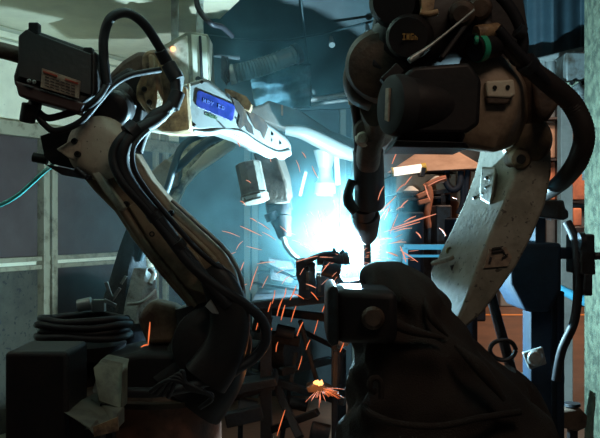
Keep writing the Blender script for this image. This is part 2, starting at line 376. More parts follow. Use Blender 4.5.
# terracotta cladding, windows frames etc. behind the right robot
cl = thing('terracotta_rack', Vector((W(545,0,12.1).x,12.4,0)), 'terracotta coloured storage rack seen beyond the pale post', 'rack')
for i, (y0, y1, mm) in enumerate(((30,98,orange),(102,118,hallm),(120,158,tarp),(162,200,orange),(204,262,hallm))):
    part('bin', bx(W(512,0,12.1).x, W(590,0,12.1).x, 12.1,12.9, W(0,y1,12.1).z, W(0,y0,12.1).z), mm, cl, bevel=.02)
parts('upright', [bx(W(x,0,12.0).x, W(x+2.5,0,12.0).x, 11.95,12.1, 0, W(0,30,12.0).z) for x in (512,543,557,588)], dark, cl)
parts('shelf_board', [bx(W(510,0,12.0).x, W(592,0,12.0).x, 11.9,12.9, W(0,y+2,12.0).z, W(0,y,12.0).z) for y in (99,118,159,201)], dark, cl)
hallbox('orange_carton', 573,208,582,226, 11.25,.3, orange, 'orange carton on the dark cupboard right of the pale post', 'carton', floor_=False)
hallbox('dark_cupboard', 574,226.2,592,300, 11.2,.4, dark, 'dark cupboard under the orange carton by the column', 'cupboard')
hallbox('grey_locker', 500,196,528,292, 11.2,.5, mat('grey_blue_locker', (.25,.32,.36), .5), 'grey-blue locker behind the navy clamp stand', 'locker')

# curtain, valve box and conduit at upper right
def curtf(u, v):
    return W(470+122*u, -60+126*v-14*u*v, 4.7+.05*math.sin(u*16)+.02*math.sin(u*41+2))
tag(O('welding_curtain', grid(curtf, 60, 14), curt, solid=.006), 'blue welding curtain hanging above the steel beam', 'curtain')
vb = thing('mounted_valve_box', W(578,70,4.2), 'small grey valve box clamped under the steel beam', 'box')
part('body', rect(566,52,587,84,4.2,.32), steel, vb, bevel=.01)
part('flange', prism([(543,84),(588,80),(588,90),(556,92),(543,90)], 4.18, .14), mat('pale_green_flange', (.42,.5,.36), .45, col2=(.2,.2,.14), scale=20), vb, bevel=.006)
part('pipe', [cyl((551,62,4.2),(551,86,4.2), .025), cyl((544,62,4.22),(544,82,4.22), .012)], steel, vb)
holes(vb, [(561,84,4.17),(572,83,4.17),(583,83,4.17)], 4.17, .011)
tag(O('hanging_conduit', tube([(575,85,4.1),(579,92,4.1),(581,105,4.08),(583,125,4.05),(586,150,4.05),(588,180,4.05)], .026, 16, 12, .15, 1), steel), 'grey corrugated conduit dropping from the valve box', 'conduit')

# ------------------------------------------------------------ smoke
SMOKE = .12; PL = .72; SC = Vector((-.38,3.85,1.42))
WELD = W(354,261,2.97)
def smoke_mat():
    m = bpy.data.materials.new('smoke'); m.use_nodes = True; nt = m.node_tree; N = nt.nodes; L = nt.links
    N.remove(N['Principled BSDF']); out = N['Material Output']
    vs = N.new('ShaderNodeVolumeScatter'); vs.inputs['Color'].default_value = (.36,.82,.93,1); vs.inputs['Anisotropy'].default_value = .1
    tc = N.new('ShaderNodeTexCoord')
    n = N.new('ShaderNodeTexNoise'); n.inputs['Scale'].default_value = 3.8; n.inputs['Detail'].default_value = 4; n.inputs['Distortion'].default_value = 1.4
    L.new(tc.outputs['Object'], n.inputs['Vector'])
    mr = N.new('ShaderNodeMapRange'); mr.inputs['From Min'].default_value = .40; mr.inputs['From Max'].default_value = .64
    mr.inputs['To Min'].default_value = .12; mr.inputs['To Max'].default_value = 2.0
    L.new(n.outputs['Fac'], mr.inputs['Value'])
    sc = N.new('ShaderNodeVectorMath'); sc.operation = 'DIVIDE'; sc.inputs[1].default_value = (.98,1.35,1.02)
    L.new(tc.outputs['Object'], sc.inputs[0])
    ln = N.new('ShaderNodeVectorMath'); ln.operation = 'LENGTH'; L.new(sc.outputs[0], ln.inputs[0])
    fo = N.new('ShaderNodeMapRange'); fo.inputs['From Min'].default_value = .35; fo.inputs['From Max'].default_value = 1.0
    fo.inputs['To Min'].default_value = 1.0; fo.inputs['To Max'].default_value = 0.0; fo.interpolation_type = 'SMOOTHSTEP'
    L.new(ln.outputs['Value'], fo.inputs['Value'])
    mu = N.new('ShaderNodeMath'); mu.operation = 'MULTIPLY'; L.new(mr.outputs[0], mu.inputs[0]); L.new(fo.outputs[0], mu.inputs[1])
    m2 = N.new('ShaderNodeMath'); m2.operation = 'MULTIPLY'; m2.inputs[1].default_value = SMOKE; L.new(mu.outputs[0], m2.inputs[0])
    sb = N.new('ShaderNodeVectorMath'); sb.operation = 'SUBTRACT'; sb.inputs[1].default_value = tuple(WELD-SC+Vector((-.05,.24,.08)))
    L.new(tc.outputs['Object'], sb.inputs[0])
    l2 = N.new('ShaderNodeVectorMath'); l2.operation = 'LENGTH'; L.new(sb.outputs[0], l2.inputs[0])
    f2 = N.new('ShaderNodeMapRange'); f2.inputs['From Min'].default_value = 0; f2.inputs['From Max'].default_value = .43
    f2.inputs['To Min'].default_value = PL; f2.inputs['To Max'].default_value = 0; f2.interpolation_type = 'SMOOTHERSTEP'
    L.new(l2.outputs['Value'], f2.inputs['Value'])
    m3 = N.new('ShaderNodeMath'); m3.operation = 'MULTIPLY'; L.new(f2.outputs[0], m3.inputs[0]); L.new(mr.outputs[0], m3.inputs[1])
    ad = N.new('ShaderNodeMath'); ad.operation = 'ADD'; L.new(m2.outputs[0], ad.inputs[0]); L.new(m3.outputs[0], ad.inputs[1]); m2 = ad
    L.new(m2.outputs[0], vs.inputs['Density']); L.new(vs.outputs[0], out.inputs['Volume'])
    m.cycles.volume_step_rate = 1.0 if hasattr(m.cycles, 'volume_step_rate') else 1
    return m
bmx = bmesh.new(); bmesh.ops.create_icosphere(bmx, subdivisions=4, radius=1)
me = bpy.data.meshes.new('welding_smoke'); bmx.to_mesh(me); bmx.free()
me.transform(Matrix.Diagonal((.98,1.35,1.02,1)))
me.materials.append(smoke_mat())
sm = bpy.data.objects.new('welding_smoke', me); C.objects.link(sm); sm.location = SC
tag(sm, 'blue-lit smoke drifting around the bright welding arc', 'smoke', kind='stuff')

# ------------------------------------------------------------ workpiece and fixture
far(.34, 1.12)
wx = thing('welding_fixture', Vector((W(300,0,2.9).x,2.9,0)), 'dark pipe-frame welding fixture under the glowing weld', 'fixture')
part('table_top', [prism([(250,302),(345,293),(350,301),(250,311)], 2.62, .62)], soot, wx, bevel=.006)  # top enlarged to cast shade on the frame below
part('column', prism([(323,296),(345,296),(350,345),(338,350)], 2.62, .12), mat('grey_blue_column', (.18,.2,.22), .5, bump=.3), wx, bevel=.008)
bars = [((226,306,2.9),(330,318,2.8),.03),((228,330,2.85),(300,342,2.8),.035),((240,372,2.8),(345,402,2.6),.028),((262,355,2.8),(300,438,2.6),.03),
        ((296,352,2.8),(280,450,2.7),.018),((280,372,2.75),(330,360,2.9),.03),((225,352,2.9),(262,365,2.8),.04),((243,312,3.0),(240,450,2.9),.02),
        ((300,320,2.75),(322,400,2.75),.018),((336,350,2.6),(334,450,2.6),.02),((228,398,2.7),(275,385,2.7),.03),((226,420,2.6),(262,412,2.6),.05),
        ((271,430,2.7),(318,412,2.6),.025),((266,310,3.0),(270,450,3.0),.025),((300,330,3.0),(345,352,2.9),.02)]
for i, (a, b, w) in enumerate(bars):
    part('frame_tube', bar(a, b, w, w), soot, wx, bevel=.004)
part('drum', cyl((245,348,3.0),(292,352,2.9), .07, seg=28), soot, wx)
part('tray', prism([(222,388),(275,378),(278,386),(226,398)], 2.62, .2), soot, wx, bevel=.004)
part('clamp', [prism([(268,258),(290,262),(296,272),(292,284),(270,280)], 2.95, .06)], soot, wx, bevel=.004)
parts('rail', [bar((262,262,3.0),(300,280,2.8), .012,.02), bar((258,272,3.0),(300,270,2.9), .012,.02), bar((255,283,3.0),(300,290,2.8), .01,.02)], dark, wx)
parts('leg', [bar(W(x,300,d), Vector((W(x,0,d).x,d+OFF,0)), .04,.04) for x, d in ((266,2.98),(341,2.98),(266,2.7),(337,2.7))], soot, wx)
for i, (px, py, d, r) in enumerate(((262,322,2.75,.03),(285,330,2.75,.022),(247,408,2.65,.035),(298,402,2.7,.02),(320,430,2.6,.03))):
    part('coupling', cyl((px-9,py,d),(px+9,py+4,d), r, seg=18), soot, wx)

wp = thing('workpiece', W(322,296,2.56), 'dark machined metal part being welded under the torch tip', 'workpiece')
part('bracket', [prism([(296,262),(303,258),(310,259),(316,264),(316,296),(308,300),(298,298),(299,284),(296,276)], 2.56, .09),
                 prism([(314,272),(340,274),(344,282),(340,292),(322,297),(312,297)], 2.58, .07)], dark, wp, bevel=.005)
part('cylinder', [cyl((317,260,2.56),(345,259,2.56), .017), cyl((322,268,2.54),(340,272,2.54), .024), cyl((343,259,2.56),(349,258,2.56), .021)], dark, wp)
part('spindle', [tube([(305,262,2.55),(316,257,2.55),(326,254,2.55),(338,254,2.56)], .009), cyl((333,259,2.56),(335,248,2.56), .007), cyl((340,254,2.56),(344,250,2.56), .006)], dark, wp)
parts('slot_plate', [rect(306,272,309,290,2.548,.02), rect(318,276,321,292,2.566,.02)], brown, wp)
holes(wp, [(307,268,2.555),(330,284,2.57)], 2.56, .007)
far(0)
arc = tag(O('welding_arc', lathe(WELD-Vector((0,0,.014)), WELD+Vector((0,0,.014)), [(0,.002),(.3,.011),(.7,.011),(1,.002)], 16), arcm), 'blinding white welding arc at the nozzle tip', 'welding arc')
far(.34,1.12)
tag(O('weld_bead_plate', prism([(340,282),(366,279),(372,288),(338,292)], 2.6, .12), dark, bevel=.003), 'small dark steel plate directly under the arc', 'plate')

# ember
em = thing('ember_pile', W(318,388,2.55), 'small orange burning ember pile low under the fixture', 'embers')
g = []
for i in range(16):
    a, r = random.uniform(0,6.28), random.uniform(0,4.5)
    q = W(318+r*math.cos(a), 383+abs(r*math.sin(a))*.8-r*.2, 2.52+random.uniform(-.02,.02)); s = random.uniform(.003,.0075)
    g.append(lathe(q-Vector((0,0,s)), q+Vector((random.uniform(-.004,.004),0,s*1.6)), [(0,s*.4),(.4,s),(1,s*.2)], 6))
part('ember', g, firem, em)
part('slag', prism([(306,388),(314,384),(324,386),(334,390),(332,394),(308,393)], 2.53, .08), brown, em, bevel=.004)
g = []
for i in range(30):
    a = random.uniform(-.25,2.2)+random.choice((0,0,.4)); L0 = random.uniform(3,9); L1 = L0+random.uniform(3,17)
    q = [W(320+math.cos(a)*L*1.15, 388+math.sin(a)*L*.8+L*L*.004, 2.5-.002*L) for L in (L0,(L0+L1)/2,L1)]
    g.append(tube(q, [.0004,.0008,.0003], 3, 5))
tag(O('ember_sparks', g, sparkb), 'fine fountain of orange sparks spraying from the ember pile', 'sparks', kind='stuff')

far(0)
# ------------------------------------------------------------ left (near) robot
LR = thing('welding_robot', Vector((W(165,0,2.45).x,2.45,0)), 'near welding robot on the left, cream arm with blue name plate', 'robot')
zl = lambda py, d: W(0,py,d).z
cb_ = Vector((W(160,0,2.5).x,2.5,0))
part('pedestal', lathe(cb_, cb_+Vector((0,0,zl(405,2.35))), [(0,.26),(.05,.26),(.06,.2),(.93,.185),(1,.19)], 40), mat('rust_red_pedestal', (.22,.10,.07), .5, col2=(.1,.05,.04), scale=12, bump=.3), LR)
part('base_ring', lathe(cb_+Vector((0,0,zl(406,2.35))), cb_+Vector((0,0,zl(385,2.35))), [(0,.20),(.1,.225),(.35,.225),(.4,.20),(.9,.19),(1,.17)], 40), brown, LR)
part('turntable', prism([(95,362),(140,352),(215,352),(232,372),(222,392),(120,398)], 2.32, .3), black, LR, bevel=.02)
part('shoulder', [lathe((212,345,2.30),(212,345,2.58), [(0,.085),(.04,.11),(.2,.115),(.85,.115),(1,.09)], 36),
                  limb([(205,300,2.42,30,.08),(212,330,2.42,36,.10),(205,365,2.42,42,.11),(185,392,2.42,46,.12)])], black, LR)
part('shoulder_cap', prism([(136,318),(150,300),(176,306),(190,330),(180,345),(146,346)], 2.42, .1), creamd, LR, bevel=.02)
# lower arm : a broad link with a recessed web
arm_o = [(66,146),(72,134),(86,124),(104,122),(120,130),(132,148),(150,178),(172,204),(196,226),(222,250),(234,270),(242,300),(236,322),(222,334),(206,330),(188,308),(160,276),(132,240),(114,212),(92,190),(72,164)]
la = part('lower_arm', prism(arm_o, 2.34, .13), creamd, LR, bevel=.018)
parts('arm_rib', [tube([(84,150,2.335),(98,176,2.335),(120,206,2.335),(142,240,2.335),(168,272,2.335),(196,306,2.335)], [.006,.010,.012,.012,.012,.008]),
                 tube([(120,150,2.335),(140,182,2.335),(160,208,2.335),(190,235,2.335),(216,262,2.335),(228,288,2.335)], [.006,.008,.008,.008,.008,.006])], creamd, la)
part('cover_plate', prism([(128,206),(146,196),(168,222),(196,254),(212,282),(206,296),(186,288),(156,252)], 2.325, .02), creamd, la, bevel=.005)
holes(LR, [(126,204),(152,234),(171,213),(204,272)], 2.325, .009)
part('elbow_disc', lathe((100,148,2.27),(100,148,2.50), [(0,.045),(.03,.070),(.12,.086),(.14,.090),(.9,.092),(1,.08)], 40), cream, LR)
part('disc_plate', prism([(56,149),(72,139),(80,141),(80,152),(76,160),(68,158)], 2.255, .03), cream, LR, bevel=.004)
holes(LR, [(74,141),(77,154)], 2.25, .009)
part('arm_lug', prism([(80,148),(86,144),(95,164),(108,186),(124,208),(119,211),(102,190),(88,168)], 2.28, .06), cream, LR, bevel=.005)
part('rear_motor', [prism([(40,136),(62,128),(84,126),(92,140),(80,158),(86,170),(72,168),(52,164),(44,156)], 2.30, .16), cyl((33,157,2.34),(48,160,2.34), .014)], black, LR, bevel=.01)
part('rear_bracket', [prism([(44,164),(66,168),(90,176),(88,180),(62,175)], 2.27, .05), cyl((76,168,2.27),(86,177,2.27), .008)], dark, LR, bevel=.004)
# dark elbow motors between box and arm
part('elbow_motor', [lathe((110,110,2.30),(122,104,2.62), [(0,.04),(.05,.058),(.7,.062),(1,.05)], 30),
                     lathe((92,112,2.36),(128,96,2.44), [(0,.03),(.06,.045),(1,.05)], 24),
                     prism([(88,92),(128,66),(148,78),(140,128),(104,134),(84,120)], 2.44, .14)], black, LR, bevel=.012)
part('motor_shell', prism([(110,72),(122,60),(138,50),(150,52),(142,70),(132,82),(118,84),(108,80)], 2.46, .1), brown, LR, bevel=.015)
# elbow housing with two holes
eh = part('elbow_housing', prism([(141,56),(146,50),(158,48),(166,62),(170,84),(167,104),(156,119),(147,113),(135,98),(136,86),(142,72)], 2.37, .14), tan, LR, bevel=.014)
part('housing_ridge', loft([[W(147,53,2.362),W(153,54,2.35),W(157,58,2.37)],[W(149,74,2.362),W(157,76,2.33),W(163,80,2.37)],[W(142,92,2.362),W(156,98,2.335),W(165,100,2.37)],[W(147,108,2.365),W(155,112,2.35),W(160,112,2.37)]]), tan, eh, bevel=.006)
holes(LR, [(144,89,2.352),(149,102,2.34),(151,72,2.35)], 2.35, .008)
part('elbow_block', [prism([(158,96),(176,88),(186,86),(190,130),(176,132),(160,131),(150,122)], 2.56, .16)], tan, LR, bevel=.007)
part('side_flange', prism([(164,62),(178,66),(181,74),(176,104),(170,110),(172,84),(166,72)], 2.38, .08), white, LR, bevel=.008)
part('lower_lip', limb([(150,128,2.60,4,.02),(172,132,2.64,3,.02),(196,133,2.70,2.5,.02)]), cream, LR)
# forearm : deepens toward the tip
def D(px): return 1/(1/2.60+(px-185)/105*(1/3.12-1/2.60))   # a straight wall in plan
fo = [(181,84),(204,77),(209,79),(233,98),(246,110),(262,118),(276,128),(288,138),(292,146),(291,154),(284,160),(270,157),(250,148),(232,138),(214,132),(200,133),(182,128)]
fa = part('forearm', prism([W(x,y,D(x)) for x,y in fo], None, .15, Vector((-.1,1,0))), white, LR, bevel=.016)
part('end_panel', prism([W(175,88,2.595),W(190,82.5,D(190)-.006),W(190,130,D(190)-.006),W(174,126,2.59)], None, .03), cream, fa, bevel=.004)
npv = [(197,92),(199,90),(233,104),(235,107),(233,119),(231,121),(198,107),(196,104)]
np_ = part('name_plate', prism([W(x,y,D(x)-.008) for x,y in npv], None, .02), blabel, fa, label='blue name plate with worn pale lettering', bevel=.001)
e1 = (W(233,104,D(233))-W(199,90,D(199))); e2 = W(196,104,D(196))-W(197,92,D(197))
glyphs(['WRY CG'], W(203,98,D(203)-.009), e1*.027, e2*.06, mat('worn_pale_lettering', (.05,.08,.26), .5), np_)
glyphs(['CORO'], W(206,112.5,D(206)-.004), e1*.021, e2*.055, greenl, fa)
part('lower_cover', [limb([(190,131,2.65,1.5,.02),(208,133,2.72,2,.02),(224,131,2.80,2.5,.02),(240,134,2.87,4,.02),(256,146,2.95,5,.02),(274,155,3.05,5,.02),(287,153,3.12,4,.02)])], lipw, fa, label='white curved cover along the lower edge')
parts('burn_stain', [prism([W(x,y,D(x)-.008) for x,y in ((232,97),(238,101),(246,110),(247,119),(252,126),(254,135),(248,132),(245,125),(240,129),(238,124),(240,116),(235,108))], None, .012),
                    prism([W(x,y,D(x)-.008) for x,y in ((247,110),(256,114),(264,119),(268,127),(264,139),(260,131),(255,129),(251,121))], None, .012)], stain, fa)
parts('slot', [prism([W(x,y,D(x)-.003) for x,y in s], None, .012) for s in (((217,121),(219,121),(226,128),(224,129)),((235,118),(236,117),(243,126),(241,127)),((226,92),(230,95),(231,99),(228,98)))], hole, fa)
holes(fa, [(272,134,D(272)-.004),(271,140,D(272)-.004),(202,82,D(202)-.004),(194,125,D(194)-.004),(280,143,D(280)-.004)], 2.7, .006)
part('cable_bracket', [prism([(224,88),(232,90),(246,96),(252,104),(250,112),(242,108),(236,98),(226,96)], 2.86, .06)], tan, LR, bevel=.005)
# wrist + torch
far(.22, 1.06)
wr = part('wrist', [loft([[W(253,153,2.80),W(277,158,2.80),W(283,154,2.95),W(258,150,2.95)],[W(263,186,2.78),W(286,182,2.78),W(291,178,2.92),W(268,184,2.92)],[W(266,206,2.78),W(290,203,2.78),W(293,198,2.90),W(270,203,2.90)]])], mat('dark_bronze_wrist', (.06,.046,.034), .55, col2=(.035,.026,.02), scale=20, bump=.3), LR, bevel=.008)
part('wrist_motor', [lathe((248,163,2.76),(256,203,2.74), [(0,.040),(.02,.045),(.78,.045),(.79,.049),(.97,.048),(1,.035)], 10)], greycyl, LR, label='grey octagonal motor beside the wrist', bevel=.003, ang=20)
part('motor_strap', lathe((254.3,195,2.74),(255,198,2.74), [(0,.046),(1,.046)], 20), steel, LR)
part('wrist_flange', [cyl((278,202,2.84),(280,212,2.83), .046), cyl((272,212,2.8),(275,220,2.8), .03)], dark, LR)
part('torch_body', lathe((279,210,2.82),(285,238,2.78), [(0,.040),(.15,.042),(.3,.036),(.35,.039),(.6,.030),(.95,.024),(1,.02)], 24), black, LR)
part('torch_neck', tube([(283,236,2.78),(286,246,2.78),(292,254,2.77),(300,260,2.77),(308,263,2.77)], [.009,.009,.0085,.008,.006], 6, 12), steel, LR)
far(0)
# wire feeder box on the left
wf = part('wire_feeder', prism([W(27,27,2.18),W(97,52,2.22),W(97,94,2.22),W(80,106,2.20),W(14,86,2.14),W(13,76,2.14)], None, .16), black, LR, bevel=.008)
part('feeder_lid', prism([W(18,36,2.165),W(26,29,2.165),W(92,54,2.205),W(92,96,2.205),W(18,77,2.13)], None, .012), black, wf, bevel=.004)
part('feeder_base', prism([W(14,80,2.13),W(85,103,2.18),W(80,113,2.18),W(18,96,2.13)], None, .14), mat('maroon_base', (.06,.028,.026), .5), wf, bevel=.006)
parts('lug', [rect(28,22,38,34,2.17,.03), rect(83,47,92,54,2.21,.03)], black, wf, bevel=.004)
lb = part('warning_label', prism([W(42,68,2.139),W(80,81,2.165),W(78,98,2.162),W(40.5,87,2.135)], None, .01), paper, wf, label='aged cream warning label with red print')
parts('red_band', [prism([W(43,70.2,2.134),W(57,75,2.144),W(57,77,2.144),W(43,72,2.134)], None, .006), prism([W(65,78,2.15),W(78,82.5,2.16),W(78,84.5,2.16),W(65,80,2.15)], None, .006)], redl, lb)
part('print', [prism([W(45+i*5.2,76+i*1.7+j*3,2.137+i*.0035),W(49+i*5.2,77.3+i*1.7+j*3,2.139+i*.0035),W(49+i*5.2,78+i*1.7+j*3,2.139+i*.0035),W(45+i*5.2,76.7+i*1.7+j*3,2.137+i*.0035)], None, .004) for i in range(6) for j in range(4)], inkm, lb)
parts('screw', [lathe(W(x,y,2.135),W(x,y,2.12), [(0,.006),(.8,.006),(1,.004)], 10) for x, y in ((29,81),(34,82))], steel, wf)
part('cable_gland', [cyl((36,98,2.2),(33,118,2.2), .018), cyl((30,104,2.19),(27,122,2.2), .021), cyl((26,108,2.2),(36,112,2.2), .018)], black, LR, bevel=.003)
part('feeder_arm', [tube([(-30,44,2.2),(0,50,2.2),(22,56,2.22)], .022, 4, 14)], brown, LR)
# hoses of the near robot
part('hose', tube([(107,84,2.22),(104,60,2.22),(104,36,2.22),(111,18,2.22),(127,13,2.24),(144,24,2.27),(160,48,2.31),(170,66,2.33),(175,80,2.33),(175,96,2.32),(168,108,2.30),(154,117,2.28),(142,134,2.26),(136,152,2.25)], [.0135]*7+[.014,.015,.015,.016,.018,.019,.019], 8, 14), rubber, LR)
parts('hose_sleeve', [cyl((160,50,2.31),(166,62,2.33), .0175), cyl((168,64,2.33),(177,80,2.33), .021), cyl((178,92,2.32),(172,108,2.31), .021)], rubber, LR)
part('hose', tube([(107,84,2.22),(98,98,2.2),(84,108,2.2),(66,114,2.2),(48,118,2.2),(38,112,2.2)], .010), rubber, LR)
part('hose', tube([(160,70,2.33),(146,72,2.3),(128,76,2.27),(112,86,2.25),(98,102,2.22),(80,122,2.2),(56,131,2.2),(44,124,2.2),(38,116,2.2)], .009), rubber, LR)
part('hose', tube([(170,108,2.31),(154,122,2.27),(136,132,2.23),(124,148,2.21),(123,170,2.21),(136,193,2.22),(158,219,2.24),(182,250,2.26),(208,282,2.26),(228,306,2.27)], [.015,.018,.020,.020,.020,.019,.018,.017,.016,.015], 8, 14), rubber, LR)
part('hose', tube([(162,118,2.3),(140,126,2.25),(122,138,2.21),(113,156,2.2),(121,180,2.2),(143,205,2.22),(166,234,2.24),(190,264,2.25),(216,286,2.26),(242,302,2.28),(262,320,2.3),(266,340,2.3),(254,358,2.3),(230,372,2.28),(200,384,2.26),(160,392,2.24),(110,392,2.24)], [.013]*7+[.0145]*10, 8, 14), rubber, LR)
part('hose', tube([(148,130,2.24),(134,146,2.2),(134,168,2.2),(148,192,2.22),(168,216,2.24),(192,244,2.26),(214,264,2.28),(232,276,2.3),(238,296,2.32),(236,330,2.32),(238,352,2.34)], .007, 8, 12), rubber, LR)
parts('hose_clamp', [cyl((152,212,2.235),(157,219,2.24), .022), cyl((176,242,2.25),(181,249,2.255), .022), cyl((136,126,2.23),(128,134,2.22), .026)], dark, LR)
part('arm_edge_cable', tube([(172,200,2.33),(196,222,2.33),(222,246,2.34),(234,262,2.36),(242,282,2.38),(244,310,2.4),(244,345,2.42)], .0065), steel, LR)
part('cable_cover', [limb([(208,268,2.30,12,.02),(222,290,2.30,18,.03),(230,318,2.30,20,.04),(224,350,2.30,22,.05),(206,378,2.30,24,.06)])], black, LR)
part('bright_clip', prism([(205,306),(210,300),(215,308),(218,314),(212,313)], 2.24, .02), steel, LR)
tag(O('cyan_cable', tube([(-30,214,2.6),(0,205,2.6),(18,195,2.58),(34,181,2.55),(46,170,2.5),(52,166,2.42)], .007), cyanh), 'thin cyan cable running from left edge to the near robot elbow', 'cable')

# clutter at the near robot's foot
ck = thing('cable_coil', Vector((W(85,0,2.5).x,2.5,0)), 'black cable coil on a stand left of the near robot base', 'cable coil')
cc = W(84,330,2.55)
for k in range(4):
    R0 = .145-.012*(k % 2); part('cable_loop', tube([cc+Vector((R0*math.cos(a/10*6.2832), .6*R0*math.sin(a/10*6.2832), -.015+.017*k+.004*math.sin(a*2+k))) for a in range(11)], .011, 4, 10), rubber, ck)
part('stand', lathe(Vector((cc.x,cc.y,0)), cc+Vector((0,0,-.04)), [(0,.12),(.04,.12),(.05,.05),(.93,.05),(.95,.12),(1,.13)], 30), black, ck)
tag(O('control_cabinet', bx(W(30,0,2.3).x, W(88,0,2.3).x, 2.1,2.3,0,zl(352,2.1)), black, bevel=.012), 'black cabinet in the bottom left corner under the coil', 'cabinet')
b1 = thing('junction_box', Vector((W(108,0,2.1).x,2.1,0)), 'grey-green junction box on a post left of the robot base', 'junction box')
part('body', prism([W(94,369,2.15),W(102,358,2.25),W(124,363,2.22),W(122,372,2.12),W(122,410,2.12),W(98,402,2.15)], None, .07), mat('grey_green_box', (.19,.2,.15), .6, col2=(.1,.1,.08), scale=14), b1, bevel=.006)
part('post', bx(W(102,0,2.18).x, W(114,0,2.18).x, 2.16,2.2,0,zl(404,2.16)), dark, b1)
b2 = thing('step_block', Vector((W(95,0,2.0).x,2.0,0)), 'low wedge-shaped grey block in front of the junction box', 'block')
part('body', prism([W(62,412,2.1),W(90,398,2.25),W(118,414,2.05),W(118,430,2.05),W(92,436,1.98),W(90,428,1.98)], None, .08), mat('olive_block', (.15,.14,.11), .6, col2=(.08,.07,.06), scale=10), b2, bevel=.005)
part('post', bx(W(88,0,2.08).x, W(104,0,2.08).x, 2.04,2.1,0,zl(430,2.04)), dark, b2)
part('end_plate', prism([W(93,427,1.975),W(118,417,2.03),W(118,431,2.03),W(94,437,1.975)], None, .008), tan, b2)
tag(O('wire_bundle', [tube([(150+i*6,392+i*2,2.2),(170+i*4,380-i*3,2.18),(196-i*3,388,2.18),(212,398-i,2.2),(200,408,2.22)], .006) for i in range(4)], rubber), 'thin black wires curled over the near robot base', 'wires')
# black drape + silver wrap lit by weld, behind the near arm
def drape(cx, y0, y1, w0, w1, d, amp, ph, n=34, m=30):
    secs = []
    for j in range(n+1):
        v = j/n; py = y0+(y1-y0)*v; w = w0+(w1-w0)*v**.8; s = []
        for i in range(m):
            a = 2*math.pi*i/m; k = 1+amp*math.sin(a*5+ph+v*2)*(.3+v)+amp*.6*math.sin(a*9+v*5)
            s.append(W(cx(v)+w*math.cos(a)*k, py, d)+Vector((0, M_(w,d)*.7*math.sin(a)*k, 0)))
        secs.append(s)
    return loft(secs)
R3 = thing('welding_robot', Vector((W(140,0,3.1).x,3.3,0)), 'far welding robot behind, partly hidden by the near robot', 'robot')
part('drape', drape(lambda v: 126-4*v+8*(1-v), 228, 330, 7, 25, 3.0, .10, 1), fabd, R3)
part('silver_wrap', drape(lambda v: 144-3*v, 268, 322, 10, 17, 2.9, .08, 2), fabs, R3, label='silver fabric wrap lit blue')
part('wrap_strap', [tube([(128,304,2.84),(142,302,2.80),(156,290,2.83)], .006), tube([(149,268,2.84),(154,274,2.84),(150,284,2.82)], .010)], steel, R3)
part('pedestal', lathe(Vector((W(140,0,3.2).x,3.2,0)), Vector((W(140,0,3.2).x,3.2,zl(320,3.2))), [(0,.2),(.05,.2),(.06,.14),(1,.13)], 30), dark, R3)
part('lower_arm', limb([(135,285,3.1,14,.06),(142,250,3.1,14,.06),(150,215,3.15,14,.06),(166,186,3.15,16,.06),(190,160,3.2,15,.06),(215,142,3.2,13,.06)]), cream3, R3)
part('arm_cover', prism([(206,150),(226,138),(240,138),(234,146),(214,160),(196,172),(184,186),(176,204),(172,222),(164,218),(170,196),(182,176)], 3.05, .08), cream3, R3, bevel=.012)
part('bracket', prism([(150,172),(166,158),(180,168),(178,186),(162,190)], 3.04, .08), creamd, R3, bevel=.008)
part('hose', tube([(206,134,3.0),(190,140,2.98),(180,150,2.96),(174,166,2.95),(168,186,2.95),(160,206,2.95),(150,230,2.96),(140,260,2.98)], .013, 8, 12), hose3, R3)
part('hose', tube([(226,134,3.02),(208,142,2.98),(194,152,2.96),(184,162,2.96),(172,172,3.0)], .015, 8, 12), hose3, R3)
part('forearm', prism([W(262,104,3.5),W(268,100,3.5),W(300,110,3.5),W(330,130,3.55),W(357,140,3.6),W(358,162,3.6),W(334,152,3.55),W(300,134,3.5),W(262,122,3.5),W(200,132,3.5),W(200,120,3.5)], None, .14), mat('grey_far_arm', (.085,.08,.07), .6, col2=(.05,.045,.04), scale=8), R3, bevel=.012)
part('arm_guard', limb([(286,130,3.42,5,.04),(302,132,3.42,7,.04),(320,140,3.44,8,.04),(340,150,3.46,8,.04),(358,156,3.5,6,.04)]), white3, R3, label='white curved guard along the far forearm')
part('red_mark', rect(281,105,283,115,3.485,.03), orange, R3)
part('wrist', [cyl((325,150,3.5),(325,168,3.5), .05,.03), lathe((325,164,3.5),(325,196,3.5), [(0,.03),(.4,.028),(.5,.032),(.6,.046),(.92,.046),(.94,.038),(1,.036)], 24)], white3, R3)
part('wrist_bracket', [bar((336,152,3.5),(338,185,3.5), .02,.04), bar((306,172,3.5),(300,196,3.5), .012,.02)], steel, R3)
part('elbow_link', limb([(215,142,3.2,13,.06),(222,132,3.35,12,.06),(232,126,3.5,12,.06)]), cream3, R3)
tag(O('clip_bracket', [cyl((78,306,2.6),(92,303,2.6), .02), rect(92,300,104,312,2.6,.03), bar((106,282,2.6),(112,300,2.6), .012,.01), bar((112,300,2.6),(120,288,2.6), .01,.01), bar((104,300,2.6),(116,306,2.6), .012,.01), bar((121,284,2.6),(126,276,2.6), .008,.01)], steel, bevel=.003), 'blue-lit metal clips on top of the black cable coil', 'clip')

